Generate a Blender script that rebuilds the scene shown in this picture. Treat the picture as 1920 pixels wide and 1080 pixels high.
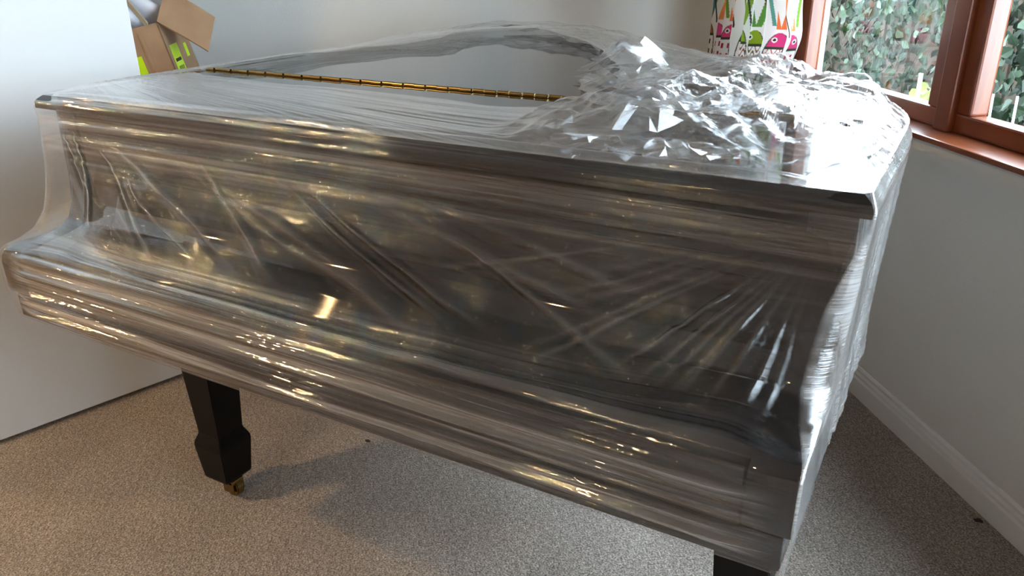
import bpy, bmesh, math, random
import numpy as np
from mathutils import Vector, Matrix
sc = bpy.context.scene
col = sc.collection
for o in list(bpy.data.objects): bpy.data.objects.remove(o, do_unlink=True)
random.seed(7); rng = np.random.default_rng(11)

# ------------------------------------------------------------------ camera, world, lights, exposure
CAM = (1.5851, -0.7561, 1.2709)
F_PX, PITCH, YAW, ROLL = 1486.8, 22.930, 30.013, -0.707
p_, y_, r_ = (math.radians(a) for a in (PITCH, YAW, ROLL))
hd = Vector((-math.sin(y_), math.cos(y_), 0)); rt = Vector((math.cos(y_), math.sin(y_), 0)); up0 = Vector((0, 0, 1))
fw = hd*math.cos(p_) - up0*math.sin(p_); up1 = hd*math.sin(p_) + up0*math.cos(p_)
rx = rt*math.cos(r_) + up1*math.sin(r_); ux = -rt*math.sin(r_) + up1*math.cos(r_)
cd = bpy.data.cameras.new('camera'); cam = bpy.data.objects.new('camera', cd); col.objects.link(cam)
cam.matrix_world = Matrix(((rx.x, ux.x, -fw.x, CAM[0]), (rx.y, ux.y, -fw.y, CAM[1]), (rx.z, ux.z, -fw.z, CAM[2]), (0, 0, 0, 1)))
cd.sensor_width = 36; cd.lens = F_PX/1920*36; cd.clip_start = 0.02
sc.camera = cam

# room frame: s runs along the window wall (away from the viewer), o is the distance into the room
B2 = Vector((1.8766, 1.0639, 0)); WA = math.radians(-38.08)
DS = Vector((math.sin(WA), math.cos(WA), 0)); DN = Vector((math.cos(WA), -math.sin(WA), 0))
def SO(s, o, z=0.0): return B2 + DS*s - DN*o + Vector((0, 0, z))
M_SO = Matrix(((DS.x, -DN.x, 0, B2.x), (DS.y, -DN.y, 0, B2.y), (0, 0, 1, 0), (0, 0, 0, 1)))   # local (s,o,z) -> world

world = bpy.data.worlds.new('sky'); sc.world = world; world.use_nodes = True
bg = world.node_tree.nodes['Background']
bg.inputs['Color'].default_value = (0.73, 0.86, 1.0, 1); bg.inputs['Strength'].default_value = 10.5

def area(name, loc, target, size, power, color, shape='DISK', size_y=None):
    l = bpy.data.lights.new(name, 'AREA'); l.shape = shape; l.size = size
    if size_y: l.size_y = size_y
    l.energy = power; l.color = color
    o = bpy.data.objects.new(name, l); col.objects.link(o); o.location = loc
    o.rotation_euler = (Vector(target)-Vector(loc)).to_track_quat('-Z', 'Y').to_euler()
    return o
WARM = (1.0, 0.64, 0.30)
area('ceiling_lamp_light', (-0.95, -1.0, 2.36), (-0.95, -1.0, 0), 0.08, 16, WARM)
area('ceiling_lamp_light', (-2.5, -0.95, 2.36), (-2.5, -0.95, 0), 0.10, 12, WARM)
area('ceiling_lamp_light', (0.35, -2.3, 2.36), (0.35, -2.3, 0), 0.09, 9, WARM)

vs = sc.view_settings
vs.view_transform = 'Standard'; vs.look = 'None'; vs.gamma = 1; vs.use_curve_mapping = False; vs.exposure = 1.12
sc.cycles.use_denoising = True; sc.cycles.adaptive_threshold = 0.025
sc.cycles.transparent_max_bounces = 32; sc.cycles.max_bounces = 7; sc.cycles.diffuse_bounces = 4; sc.cycles.glossy_bounces = 4
sc.cycles.sample_clamp_indirect = 6; sc.cycles.caustics_refractive = False; sc.cycles.caustics_reflective = False

# ------------------------------------------------------------------ materials
def mat(name): 
    m = bpy.data.materials.new(name); m.use_nodes = True
    return m, m.node_tree.nodes, m.node_tree.links, m.node_tree.nodes['Principled BSDF']
def simple(name, c, rough=0.5, metal=0.0, coat=0.0, spec=None):
    m, n, l, b = mat(name)
    b.inputs['Base Color'].default_value = (*c, 1); b.inputs['Roughness'].default_value = rough; b.inputs['Metallic'].default_value = metal
    b.inputs['Coat Weight'].default_value = coat
    if spec is not None: b.inputs['Specular IOR Level'].default_value = spec
    return m
def noise_node(n, l, scale, detail=3, vec=None, rough=0.5):
    t = n.new('ShaderNodeTexNoise'); t.inputs['Scale'].default_value = scale; t.inputs['Detail'].default_value = detail; t.inputs['Roughness'].default_value = rough
    if vec: l.new(vec, t.inputs['Vector'])
    return t
def ramp(n, l, src, stops):
    r = n.new('ShaderNodeValToRGB'); l.new(src, r.inputs['Fac'])
    e = r.color_ramp.elements
    while len(e) < len(stops): e.new(0.5)
    for k, (p, c) in enumerate(stops): e[k].position = p; e[k].color = (*c, 1)
    return r
def mapped(n, l, scale, kind='Object'):
    tc = n.new('ShaderNodeTexCoord'); mp = n.new('ShaderNodeMapping'); mp.inputs['Scale'].default_value = scale
    l.new(tc.outputs[kind], mp.inputs['Vector']); return mp.outputs['Vector']
def bump(n, l, h, b, strength=0.3, dist=0.002):
    bp = n.new('ShaderNodeBump'); bp.inputs['Strength'].default_value = strength; bp.inputs['Distance'].default_value = dist
    l.new(h, bp.inputs['Height']); l.new(bp.outputs['Normal'], b.inputs['Normal']); return bp

def wall_mat(name, c):
    m, n, l, b = mat(name); b.inputs['Base Color'].default_value = (*c, 1); b.inputs['Roughness'].default_value = 0.75
    b.inputs['Specular IOR Level'].default_value = 0.25
    t = noise_node(n, l, 160, 3, mapped(n, l, (1, 1, 1))); bump(n, l, t.outputs['Fac'], b, 0.25, 0.002)
    return m
M_WALL = wall_mat('painted_wall', (0.72, 0.705, 0.675))
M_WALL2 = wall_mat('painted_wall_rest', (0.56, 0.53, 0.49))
M_CEIL = wall_mat('ceiling_paint', (0.72, 0.70, 0.67))
M_WHITE = simple('white_gloss_paint', (0.80, 0.80, 0.79), 0.35)
M_DOOR = simple('white_satin_door', (0.80, 0.80, 0.80), 0.5, spec=0.3)

def carpet():
    m, n, l, b = mat('carpet'); v = mapped(n, l, (1, 1, 1))
    fine = noise_node(n, l, 230, 2, v, 0.7); mid = noise_node(n, l, 75, 3, v, 0.65); big = noise_node(n, l, 5, 2, v)
    r = ramp(n, l, fine.outputs['Fac'], [(0.30, (0.09, 0.073, 0.06)), (0.5, (0.35, 0.305, 0.27)), (0.70, (0.70, 0.64, 0.585))])
    r2 = ramp(n, l, mid.outputs['Fac'], [(0.3, (0.62, 0.60, 0.58)), (0.7, (1.2, 1.2, 1.2))])
    r3 = ramp(n, l, big.outputs['Fac'], [(0.3, (0.86, 0.85, 0.84)), (0.7, (1.08, 1.08, 1.08))])
    x = n.new('ShaderNodeMixRGB'); x.blend_type = 'MULTIPLY'; x.inputs[0].default_value = 1; l.new(r.outputs[0], x.inputs[1]); l.new(r2.outputs[0], x.inputs[2])
    x2 = n.new('ShaderNodeMixRGB'); x2.blend_type = 'MULTIPLY'; x2.inputs[0].default_value = 1; l.new(x.outputs[0], x2.inputs[1]); l.new(r3.outputs[0], x2.inputs[2])
    l.new(x2.outputs[0], b.inputs['Base Color']); b.inputs['Roughness'].default_value = 0.95; b.inputs['Specular IOR Level'].default_value = 0.05
    b.inputs['Sheen Weight'].default_value = 0.25
    ad = n.new('ShaderNodeMath'); l.new(fine.outputs['Fac'], ad.inputs[0]); l.new(mid.outputs['Fac'], ad.inputs[1])
    bump(n, l, ad.outputs[0], b, 0.9, 0.006)
    return m
M_CARPET = carpet()

def wood():
    m, n, l, b = mat('cedar_window_wood'); v = mapped(n, l, (4, 40, 4))
    t = noise_node(n, l, 1.2, 4, v)
    r = ramp(n, l, t.outputs['Fac'], [(0.3, (0.13, 0.030, 0.010)), (0.55, (0.19, 0.050, 0.018)), (0.75, (0.25, 0.075, 0.028))])
    l.new(r.outputs[0], b.inputs['Base Color']); b.inputs['Roughness'].default_value = 0.28; b.inputs['Coat Weight'].default_value = 0.3; b.inputs['Coat Roughness'].default_value = 0.2
    return m
M_WOOD = wood()
M_BLACK = simple('black_polyester_lacquer', (0.004, 0.004, 0.0045), 0.045, coat=0.3); M_BLACK.node_tree.nodes['Principled BSDF'].inputs['Coat Roughness'].default_value = 0.02
M_SATIN = simple('black_satin_leg', (0.003, 0.003, 0.0035), 0.38, spec=0.18)
M_BRASS = simple('polished_brass', (0.33, 0.235, 0.095), 0.22, metal=1.0)
M_STEEL = simple('black_rubber', (0.02, 0.02, 0.02), 0.5)

def fresnel2(n, l, ior):
    """Fresnel that reads the same from both faces of a thin sheet"""
    g = n.new('ShaderNodeNewGeometry'); mr = n.new('ShaderNodeMapRange'); mr.inputs['To Min'].default_value = ior; mr.inputs['To Max'].default_value = 1/ior
    l.new(g.outputs['Backfacing'], mr.inputs['Value']); fr = n.new('ShaderNodeFresnel'); l.new(mr.outputs[0], fr.inputs[0]); return fr
def glass():
    m, n, l, b = mat('window_glass'); out = n['Material Output']
    tr = n.new('ShaderNodeBsdfTransparent'); tr.inputs[0].default_value = (0.96, 0.98, 0.97, 1); gl = n.new('ShaderNodeBsdfGlossy'); gl.inputs['Roughness'].default_value = 0.0
    fr = fresnel2(n, l, 1.52)
    ml = n.new('ShaderNodeMath'); ml.operation = 'MULTIPLY'; ml.inputs[1].default_value = 1.0; l.new(fr.outputs[0], ml.inputs[0])
    mx = n.new('ShaderNodeMixShader'); l.new(ml.outputs[0], mx.inputs[0]); l.new(tr.outputs[0], mx.inputs[1]); l.new(gl.outputs[0], mx.inputs[2])
    l.new(mx.outputs[0], out.inputs['Surface']); n.remove(b); return m
M_GLASS = glass()

def film(name, layers=2.0, base=0.03, rough=0.06, haze=0.05, bscale=(2.5, 420), bstr=0.5, bdist=0.0012):
    """clear stretch film: see-through, Fresnel reflection of its layers, a little milky haze; the streaks follow the UVs (u along the stretch)"""
    m, n, l, b = mat(name); out = n['Material Output']; n.remove(b)
    at = n.new('ShaderNodeAttribute'); at.attribute_name = 'haze'
    uv = n.new('ShaderNodeUVMap'); mp = n.new('ShaderNodeMapping'); mp.inputs['Scale'].default_value = (bscale[0], bscale[1], 1); l.new(uv.outputs[0], mp.inputs['Vector'])
    t = noise_node(n, l, 1.0, 4, mp.outputs[0], 0.6)
    bp = n.new('ShaderNodeBump'); bp.inputs['Strength'].default_value = bstr; bp.inputs['Distance'].default_value = bdist; l.new(t.outputs['Fac'], bp.inputs['Height'])
    fr = fresnel2(n, l, 1.5); l.new(bp.outputs[0], fr.inputs['Normal'])
    # a stack of N films reflects N*F / (1 + (N-1)*F)
    la = n.new('ShaderNodeAttribute'); la.attribute_name = 'turns'
    def mth(op, x, y):
        q = n.new('ShaderNodeMath'); q.operation = op
        for i, w in enumerate((x, y)):
            if isinstance(w, (int, float)): q.inputs[i].default_value = w
            else: l.new(w, q.inputs[i])
        return q.outputs[0]
    tc_ = mth('MULTIPLY', la.outputs['Fac'], layers); nf_ = mth('MULTIPLY', tc_, fr.outputs[0]); den = mth('SUBTRACT', mth('ADD', nf_, 1.0), fr.outputs[0]); mm = mth('DIVIDE', nf_, den)
    tr = n.new('ShaderNodeBsdfTransparent'); tr.inputs[0].default_value = (0.97, 0.975, 0.98, 1)
    gl = n.new('ShaderNodeBsdfGlossy'); gl.inputs['Roughness'].default_value = rough; l.new(bp.outputs[0], gl.inputs['Normal']); gl.inputs['Color'].default_value = (1, 1, 1, 1)
    df = n.new('ShaderNodeBsdfDiffuse'); df.inputs[0].default_value = (0.9, 0.9, 0.9, 1); l.new(bp.outputs[0], df.inputs['Normal'])
    tl = n.new('ShaderNodeBsdfTranslucent'); tl.inputs[0].default_value = (0.9, 0.9, 0.9, 1); l.new(bp.outputs[0], tl.inputs['Normal'])
    ms = n.new('ShaderNodeMixShader'); ms.inputs[0].default_value = 0.4; l.new(df.outputs[0], ms.inputs[1]); l.new(tl.outputs[0], ms.inputs[2])
    tn = n.new('ShaderNodeMapRange'); tn.inputs['From Min'].default_value = 0.42; tn.inputs['From Max'].default_value = 0.75; l.new(t.outputs['Fac'], tn.inputs['Value'])
    hz = n.new('ShaderNodeMath'); hz.operation = 'MULTIPLY_ADD'; hz.inputs[1].default_value = 0.8; hz.inputs[2].default_value = 0.35; l.new(tn.outputs[0], hz.inputs[0])
    h2 = n.new('ShaderNodeMath'); h2.operation = 'MULTIPLY'; l.new(hz.outputs[0], h2.inputs[0]); l.new(at.outputs['Fac'], h2.inputs[1])
    h4 = n.new('ShaderNodeMath'); h4.operation = 'MULTIPLY'; h4.inputs[1].default_value = haze; l.new(h2.outputs[0], h4.inputs[0])
    ge = n.new('ShaderNodeNewGeometry'); dt = n.new('ShaderNodeVectorMath'); dt.operation = 'DOT_PRODUCT'; l.new(ge.outputs['Normal'], dt.inputs[0]); l.new(ge.outputs['Incoming'], dt.inputs[1])
    ab = n.new('ShaderNodeMath'); ab.operation = 'ABSOLUTE'; l.new(dt.outputs['Value'], ab.inputs[0])
    sm_ = n.new('ShaderNodeMath'); sm_.operation = 'ADD'; l.new(ab.outputs[0], sm_.inputs[0]); l.new(h4.outputs[0], sm_.inputs[1])
    h3 = n.new('ShaderNodeMath'); h3.operation = 'DIVIDE'; h3.use_clamp = True; l.new(h4.outputs[0], h3.inputs[0]); l.new(sm_.outputs[0], h3.inputs[1])   # longer path through the milky sheet
    m1 = n.new('ShaderNodeMixShader'); l.new(h3.outputs[0], m1.inputs[0]); l.new(tr.outputs[0], m1.inputs[1]); l.new(ms.outputs[0], m1.inputs[2])
    m2 = n.new('ShaderNodeMixShader'); l.new(mm, m2.inputs[0]); l.new(m1.outputs[0], m2.inputs[1]); l.new(gl.outputs[0], m2.inputs[2])
    l.new(m2.outputs[0], out.inputs['Surface']); return m
M_FILM_F = film('stretch_film_front', 2.0, 0.0, 0.022, 0.022)
M_FILM_T = film('stretch_film_top', 2.0, 0.0, 0.025, 0.065)
M_FILM_C = film('stretch_film_crumpled', 2.0, 0.0, 0.015, 0.015, (12, 40), 0.10, 0.002)

# ------------------------------------------------------------------ mesh helpers
def tag(o, label=None, cat=None, group=None, kind=None):
    if label: o['label'] = label
    if cat: o['category'] = cat
    if group: o['group'] = group
    if kind: o['kind'] = kind
    return o
def link(name, me, m, parent=None, matrix=None):
    o = bpy.data.objects.new(name, me); col.objects.link(o)
    if m is not None and not me.materials: me.materials.append(m)
    if parent: o.parent = parent
    if matrix is not None: o.matrix_world = matrix
    return o
def empty(name, loc=(0, 0, 0), rz=0.0, matrix=None):
    o = bpy.data.objects.new(name, None); col.objects.link(o); o.empty_display_size = 0.1
    if matrix is not None: o.matrix_world = matrix
    else: o.location = loc; o.rotation_euler = (0, 0, rz)
    return o
def shade(me, smooth=True):
    me.polygons.foreach_set('use_smooth', [smooth]*len(me.polygons)); me.update()
def bm_mesh(bm, name, smooth=False):
    bmesh.ops.recalc_face_normals(bm, faces=bm.faces)
    me = bpy.data.meshes.new(name); bm.to_mesh(me); bm.free(); shade(me, smooth); return me
def bm_box(bm, lo, hi, bev=0.0, seg=2, rot=None):
    r = bmesh.ops.create_cube(bm, size=1.0); vv = r['verts']
    c = [(a+b)/2 for a, b in zip(lo, hi)]; s = [b-a for a, b in zip(lo, hi)]
    for v in vv: v.co = Vector((v.co.x*s[0]+c[0], v.co.y*s[1]+c[1], v.co.z*s[2]+c[2]))
    if bev > 0:
        es = list({e for v in vv for e in v.link_edges}); bmesh.ops.bevel(bm, geom=es, offset=bev, segments=seg, profile=0.6, affect='EDGES')
def box(name, lo, hi, m, parent=None, bev=0.0, matrix=None, seg=2):
    bm = bmesh.new(); bm_box(bm, lo, hi, bev, seg); return link(name, bm_mesh(bm, name), m, parent, matrix)
def prism(name, pts, axis, a, b, m, parent=None, bev=0.0, matrix=None, smooth=False, seg=2):
    """closed polygon pts (2-D) extruded along an axis from a to b"""
    bm = bmesh.new()
    def P(q, t): return {'x': (t, q[0], q[1]), 'y': (q[0], t, q[1]), 'z': (q[0], q[1], t)}[axis]
    va = [bm.verts.new(P(q, a)) for q in pts]; vb = [bm.verts.new(P(q, b)) for q in pts]
    bm.faces.new(va); bm.faces.new(vb[::-1]); k = len(pts)
    for i in range(k): bm.faces.new((va[i], vb[i], vb[(i+1) % k], va[(i+1) % k]))
    bmesh.ops.recalc_face_normals(bm, faces=bm.faces)
    if bev > 0:
        es = [e for e in bm.edges if len(e.link_faces) == 2 and e.calc_face_angle() > 0.5]
        bmesh.ops.bevel(bm, geom=es, offset=bev, segments=seg, profile=0.6, affect='EDGES')
    me = bm_mesh(bm, name)
    o = link(name, me, m, parent, matrix)
    if smooth:
        shade(me, True); 
        for e in me.edges: pass
        me.set_sharp_from_angle(angle=math.radians(35))
    return o
def grid(name, V, m, parent=None, uv=None, attrs=None, smooth=True, closed_u=False):
    """V: (rows, cols, 3) array -> a sheet with optional UVs (rows, cols, 2) and float vertex attributes"""
    R, Cn = V.shape[:2]; idx = np.arange(R*Cn).reshape(R, Cn)
    if closed_u: idx = np.concatenate([idx, idx[:, :1]], 1)
    f = np.stack([idx[:-1, :-1], idx[:-1, 1:], idx[1:, 1:], idx[1:, :-1]], -1).reshape(-1, 4)
    me = bpy.data.meshes.new(name); me.vertices.add(R*Cn); me.vertices.foreach_set('co', V.reshape(-1).astype(np.float32))
    me.loops.add(f.size); me.loops.foreach_set('vertex_index', f.reshape(-1).astype(np.int32))
    me.polygons.add(len(f)); me.polygons.foreach_set('loop_start', np.arange(0, f.size, 4, dtype=np.int32)); me.polygons.foreach_set('loop_total', np.full(len(f), 4, dtype=np.int32))
    me.update(calc_edges=True); me.validate()
    if uv is not None:
        ul = me.uv_layers.new(name='UVMap'); ul.data.foreach_set('uv', uv.reshape(-1, 2)[f.reshape(-1)].reshape(-1).astype(np.float32))
    for k, a in (attrs or {}).items():
        at = me.attributes.new(k, 'FLOAT', 'POINT'); at.data.foreach_set('value', np.broadcast_to(a, (R, Cn)).reshape(-1).astype(np.float32))
    shade(me, smooth); return link(name, me, m, parent)
# smooth 2-D value noise on numpy arrays
_T = rng.random((512, 512))
def vn(x, y):
    xi = np.floor(x).astype(int); yi = np.floor(y).astype(int); a = x-xi; b = y-yi; a = a*a*(3-2*a); b = b*b*(3-2*b)
    g = lambda i, j: _T[i % 512, j % 512]
    return (g(xi, yi)*(1-a)+g(xi+1, yi)*a)*(1-b)+(g(xi, yi+1)*(1-a)+g(xi+1, yi+1)*a)*b - 0.5
def fbm(x, y, oct=3, gain=0.5):
    r = 0; a = 1.0
    for k in range(oct): r = r+a*vn(x+17.3*k, y+9.1*k); x = x*2.03; y = y*2.03; a *= gain
    return r
def tri(x): return np.abs((x-np.floor(x))*2-1)
def crumple(x, y, seed, lam=(0.16, 0.10, 0.065, 0.04), amp=0.22):
    """sharp creases between nearly flat facets"""
    rs = np.random.default_rng(seed); h = 0
    for L in lam:
        for k in range(2):
            t = rs.random()*math.pi; ph = rs.random()*9; wx = vn(x/L*0.6+ph, y/L*0.6+3)*1.1
            h = h+amp*L*0.5*tri((x*math.cos(t)+y*math.sin(t))/L+ph+wx)
    return h/len(lam)*2
def sstep(a, b, x): t = np.clip((x-a)/(b-a), 0, 1); return t*t*(3-2*t)
def normals(V):
    du = np.gradient(V, axis=1); dv = np.gradient(V, axis=0); n = np.cross(du, dv); return n/(np.linalg.norm(n, axis=-1, keepdims=True)+1e-12)

# ------------------------------------------------------------------ the room
CEIL = 2.42; S0, S1, O1 = -3.2, 2.08, 5.6
WIN = (-2.78, 1.43, 0.84, 2.06)      # opening: s from, s to, z from, z to
def struct(o): o['kind'] = 'structure'; return o
struct(box('floor', (S0-.2, -.1, -.1), (S1+.2, O1+.2, 0), M_CARPET, matrix=M_SO))
struct(box('ceiling', (S0-.2, -.14, CEIL), (S1+.2, O1+.2, CEIL+.1), M_CEIL, matrix=M_SO))
def multi_box(name, boxes, m, matrix=M_SO, bev=0.0, parent=None):
    bm = bmesh.new()
    for lo, hi in boxes: bm_box(bm, lo, hi, bev)
    return link(name, bm_mesh(bm, name), m, parent, matrix)
struct(multi_box('wall_right', [((S0, -.14, 0), (S1, 0, WIN[2]-.02)), ((S0, -.14, WIN[3]), (S1, 0, CEIL)), ((S0, -.14, WIN[2]-.02), (WIN[0], 0, WIN[3])), ((WIN[1], -.14, WIN[2]-.02), (S1, 0, WIN[3]))], M_WALL))
struct(box('wall_back', (S1, -.14, 0), (S1+.12, O1+.2, CEIL), M_WALL, matrix=M_SO))
struct(box('wall_left', (1.0, 2.66, 0), (S1, 2.76, CEIL), M_WALL, matrix=M_SO))
struct(box('wall_far', (S0-.2, O1, 0), (S1+.2, O1+.12, CEIL), M_WALL2, matrix=M_SO))
struct(box('wall_front', (S0-.12, -.14, 0), (S0, O1, CEIL), M_WALL2, matrix=M_SO))
prof = [(0, 0), (.014, 0), (.014, .055), (.011, .062), (.011, .070), (.008, .078), (.008, .086), (.004, .092), (0, .092)]
bb = prism('baseboard_right', prof, 'x', S0, S1, M_WHITE, matrix=M_SO); struct(bb)
bb2 = box('baseboard_back', (S1-.013, .015, 0), (S1, 2.66, .09), M_WHITE, matrix=M_SO, bev=.003); struct(bb2)

# windows
GO = -.06
win = empty('window_1', matrix=M_SO); struct(win)
box('window_sill', (WIN[0]-.04, -.10, .826), (WIN[1]+.06, .06, .84), M_WOOD, win, .004)
box('window_head', (WIN[0], -.12, WIN[3]-.05), (WIN[1], -.005, WIN[3]), M_WOOD, win, .003)
box('jamb', (WIN[1]-.005, -.12, .84), (WIN[1]+.045, .012, WIN[3]), M_WOOD, win, .004)
box('jamb', (WIN[0]-.045, -.12, .84), (WIN[0]+.005, .012, WIN[3]), M_WOOD, win, .004)
for k in range(5):
    g0, g1 = .683-.85*k, 1.365-.85*k
    if k < 4: box('mullion', (g0-.12, -.12, .84), (g0-.063, -.015, WIN[3]-.05), M_WOOD, win, .004)
    for nm, lo, hi in (('bottom_rail', (g0-.062, -.085, .84), (g1+.06, -.035, .888)), ('top_rail', (g0-.062, -.085, WIN[3]-.11), (g1+.06, -.035, WIN[3]-.05)),
                       ('stile', (g0-.062, -.085, .888), (g0, -.035, WIN[3]-.11)), ('stile', (g1, -.085, .888), (g1+.06, -.035, WIN[3]-.11))):
        box(nm, lo, hi, M_WOOD, win, .006)
    bm = bmesh.new(); bm_box(bm, (g0-.005, GO-.002, .880), (g1+.005, GO+.002, WIN[3]-.105)); 
    link('pane', bm_mesh(bm, 'pane'), M_GLASS, win)
for c in win.children: c.matrix_parent_inverse = Matrix(); 
# the open white door at the left
dd = Vector((.253, .9675, 0)); D_END = Vector((-.487, .73, 0)); DW = .86
dm = Matrix(((dd.x, -dd.y, 0, D_END.x-dd.x*DW), (dd.y, dd.x, 0, D_END.y-dd.y*DW), (0, 0, 1, 0), (0, 0, 0, 1)))
struct(box('door_1', (0, 0, .012), (DW, .036, 2.04), M_DOOR, matrix=dm, bev=.0015))

# ------------------------------------------------------------------ the grand piano
W = 1.5; ZL, ZT = 1.0, 1.024
piano = empty('grand_piano', (0.75, 0.6, 0)); tag(piano, 'black polished grand piano with closed lid, wrapped in clear plastic film', 'piano')
PI = Matrix.Translation((-.75, -.6, 0))
def pp(o):                         # piano parts are written in world coordinates
    o.parent = piano; o.matrix_parent_inverse = PI; return o
OUT = [(-.015, .146), (-.015, .5), (-.015, .9), (-.015, 1.3), (-.010, 1.50), (.012, 1.66), (.065, 1.78), (.15, 1.855), (.26, 1.885), (.37, 1.865), (.47, 1.80), (.56, 1.71), (.66, 1.60), (.78, 1.48), (.91, 1.355), (1.04, 1.22), (1.16, 1.085), (1.27, .97), (1.36, .875), (1.435, .785), (1.485, .70), (1.509, .61), (1.515, .52), (1.515, .40), (1.515, .146)]
def inset(poly, dd_):
    P = np.array(poly); n = len(P); r = []
    for i in range(n):
        a = P[i]-P[i-1]; b = P[(i+1) % n]-P[i]; a = a/np.linalg.norm(a); b = b/np.linalg.norm(b)
        na = np.array([a[1], -a[0]]); nb = np.array([b[1], -b[0]]); q = na+nb; q = q/ max(.3, (1+na@nb)); r.append(tuple(P[i]+q*dd_))
    return r
def subdiv(poly, n=6, keep=2):
    """Catmull-Rom through the outline, first and last corner kept sharp"""
    P = [np.array(q) for q in poly]; r = []
    for i in range(len(P)-1):
        a = P[max(i-1, 0)]; b = P[i]; c = P[i+1]; d = P[min(i+2, len(P)-1)]
        for k in range(n):
            t = k/n; r.append(tuple(.5*((2*b)+(-a+c)*t+(2*a-5*b+4*c-d)*t*t+(-a+3*b-3*c+d)*t**3)))
    r.append(tuple(P[-1])); return r
OUTS = subdiv(OUT)
HY = .560
def lid_panel(name, poly, cham=(True,)*4):
    bm = bmesh.new(); ins = inset(poly, .013)
    levels = [(poly, ZL), (poly, ZL+.011), (inset(poly, .004), ZL+.017), (ins, ZT)]
    rings = [[bm.verts.new((x, y, z)) for x, y in pl] for pl, z in levels]
    n = len(poly)
    for a, b in zip(rings[:-1], rings[1:]):
        for i in range(n): bm.faces.new((a[i], a[(i+1) % n], b[(i+1) % n], b[i]))
    bm.faces.new(rings[0][::-1]); bm.faces.new(rings[-1])
    me = bm_mesh(bm, name); o = link(name, me, M_BLACK); shade(me, True); me.set_sharp_from_angle(angle=math.radians(30)); return pp(o)
flap = [(-.015, .146), (-.015, HY-.001), (1.5135, HY-.001), (1.515, .146)][::1]
main = [q for q in OUTS if q[1] >= HY+.001]; main = [(-.015, HY+.001)]+[q for q in main if q[1] > HY+.005]+[(1.5135, HY+.001)]
lid_panel('lid_flap', flap)
lid_panel('lid', main)
# hinge: a long brass piano hinge, its knuckles alternating between the two leaves
hinge = pp(link('hinge', (lambda bm: (bm_box(bm, (.0, HY-.0070, ZT-.003), (1.50, HY-.0030, ZT+.0012)), bm_box(bm, (.0, HY+.0030, ZT-.003), (1.50, HY+.0070, ZT+.0012)), bm_mesh(bm, 'hinge'))[2])(bmesh.new()), M_BRASS))
kbm = bmesh.new(); bmesh.ops.create_cone(kbm, cap_ends=True, segments=10, radius1=.0042, radius2=.0042, depth=.0245, matrix=Matrix.Rotation(math.pi/2, 4, 'Y')); kme = bm_mesh(kbm, 'knuckle', True); kme.materials.append(M_BRASS); kme.set_sharp_from_angle(angle=.8)
for i in range(54):
    k = bpy.data.objects.new('knuckle', kme); col.objects.link(k); k.parent = hinge; k.location = (.014+i*.0275, HY+(.0017 if i % 2 else -.0017), ZT+.0022)
# rim: the bent case below the lid
RO = [q for q in subdiv([(x, y) for x, y in OUT], 6)]
ro = inset(OUTS, .016); ro = [(max(0.0, min(1.5, x)), max(.178, y)) for x, y in ro]
def rim():
    bm = bmesh.new(); inn = inset(ro, .055); n = len(ro)
    A = [bm.verts.new((x, y, .628)) for x, y in ro]; B = [bm.verts.new((x, y, .9985)) for x, y in ro]
    Cc = [bm.verts.new((x, y, .9985)) for x, y in inn]; D = [bm.verts.new((x, y, .628)) for x, y in inn]
    for i in range(n):
        j = (i+1) % n
        for a, b in ((A, B), (B, Cc), (Cc, D), (D, A)): bm.faces.new((a[i], a[j], b[j], b[i]))
    me = bm_mesh(bm, 'rim'); o = link('rim', me, M_BLACK); shade(me, True); me.set_sharp_from_angle(angle=math.radians(30)); return pp(o)
rim()
sb = inset(ro, .05)
pp(prism('soundboard', sb, 'z', .70, .715, simple('spruce_board', (.35, .22, .10), .5)))
ARM = [(.30, .9985), (.176, .9985), (.174, .96), (.172, .90), (.170, .85), (.164, .806), (.150, .777), (.128, .763), (.098, .757), (.055, .757), (.028, .756), (.013, .751), (.004, .741), (0, .727), (0, .676), (.003, .666), (.010, .661), (.30, .661)]
for a, b in ((0.0, .056), (1.444, 1.5)):
    pp(prism('arm', ARM, 'x', a, b, M_BLACK, bev=.003, smooth=True))
FB = [(.29, .9975), (.196, .9975), (.194, .90), (.190, .85), (.182, .812), (.166, .786), (.142, .771), (.11, .763), (.06, .757), (.034, .752), (.026, .742), (.026, .70), (.29, .70)]
pp(prism('fallboard', FB, 'x', .0575, 1.4425, M_BLACK, bev=.002, smooth=True))
pp(box('key_slip', (.0575, .005, .661), (1.4425, .026, .742), M_BLACK, bev=.005, seg=3))
pp(box('keybed', (.008, .008, .612), (1.492, .46, .6605), M_BLACK, bev=.004))
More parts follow.
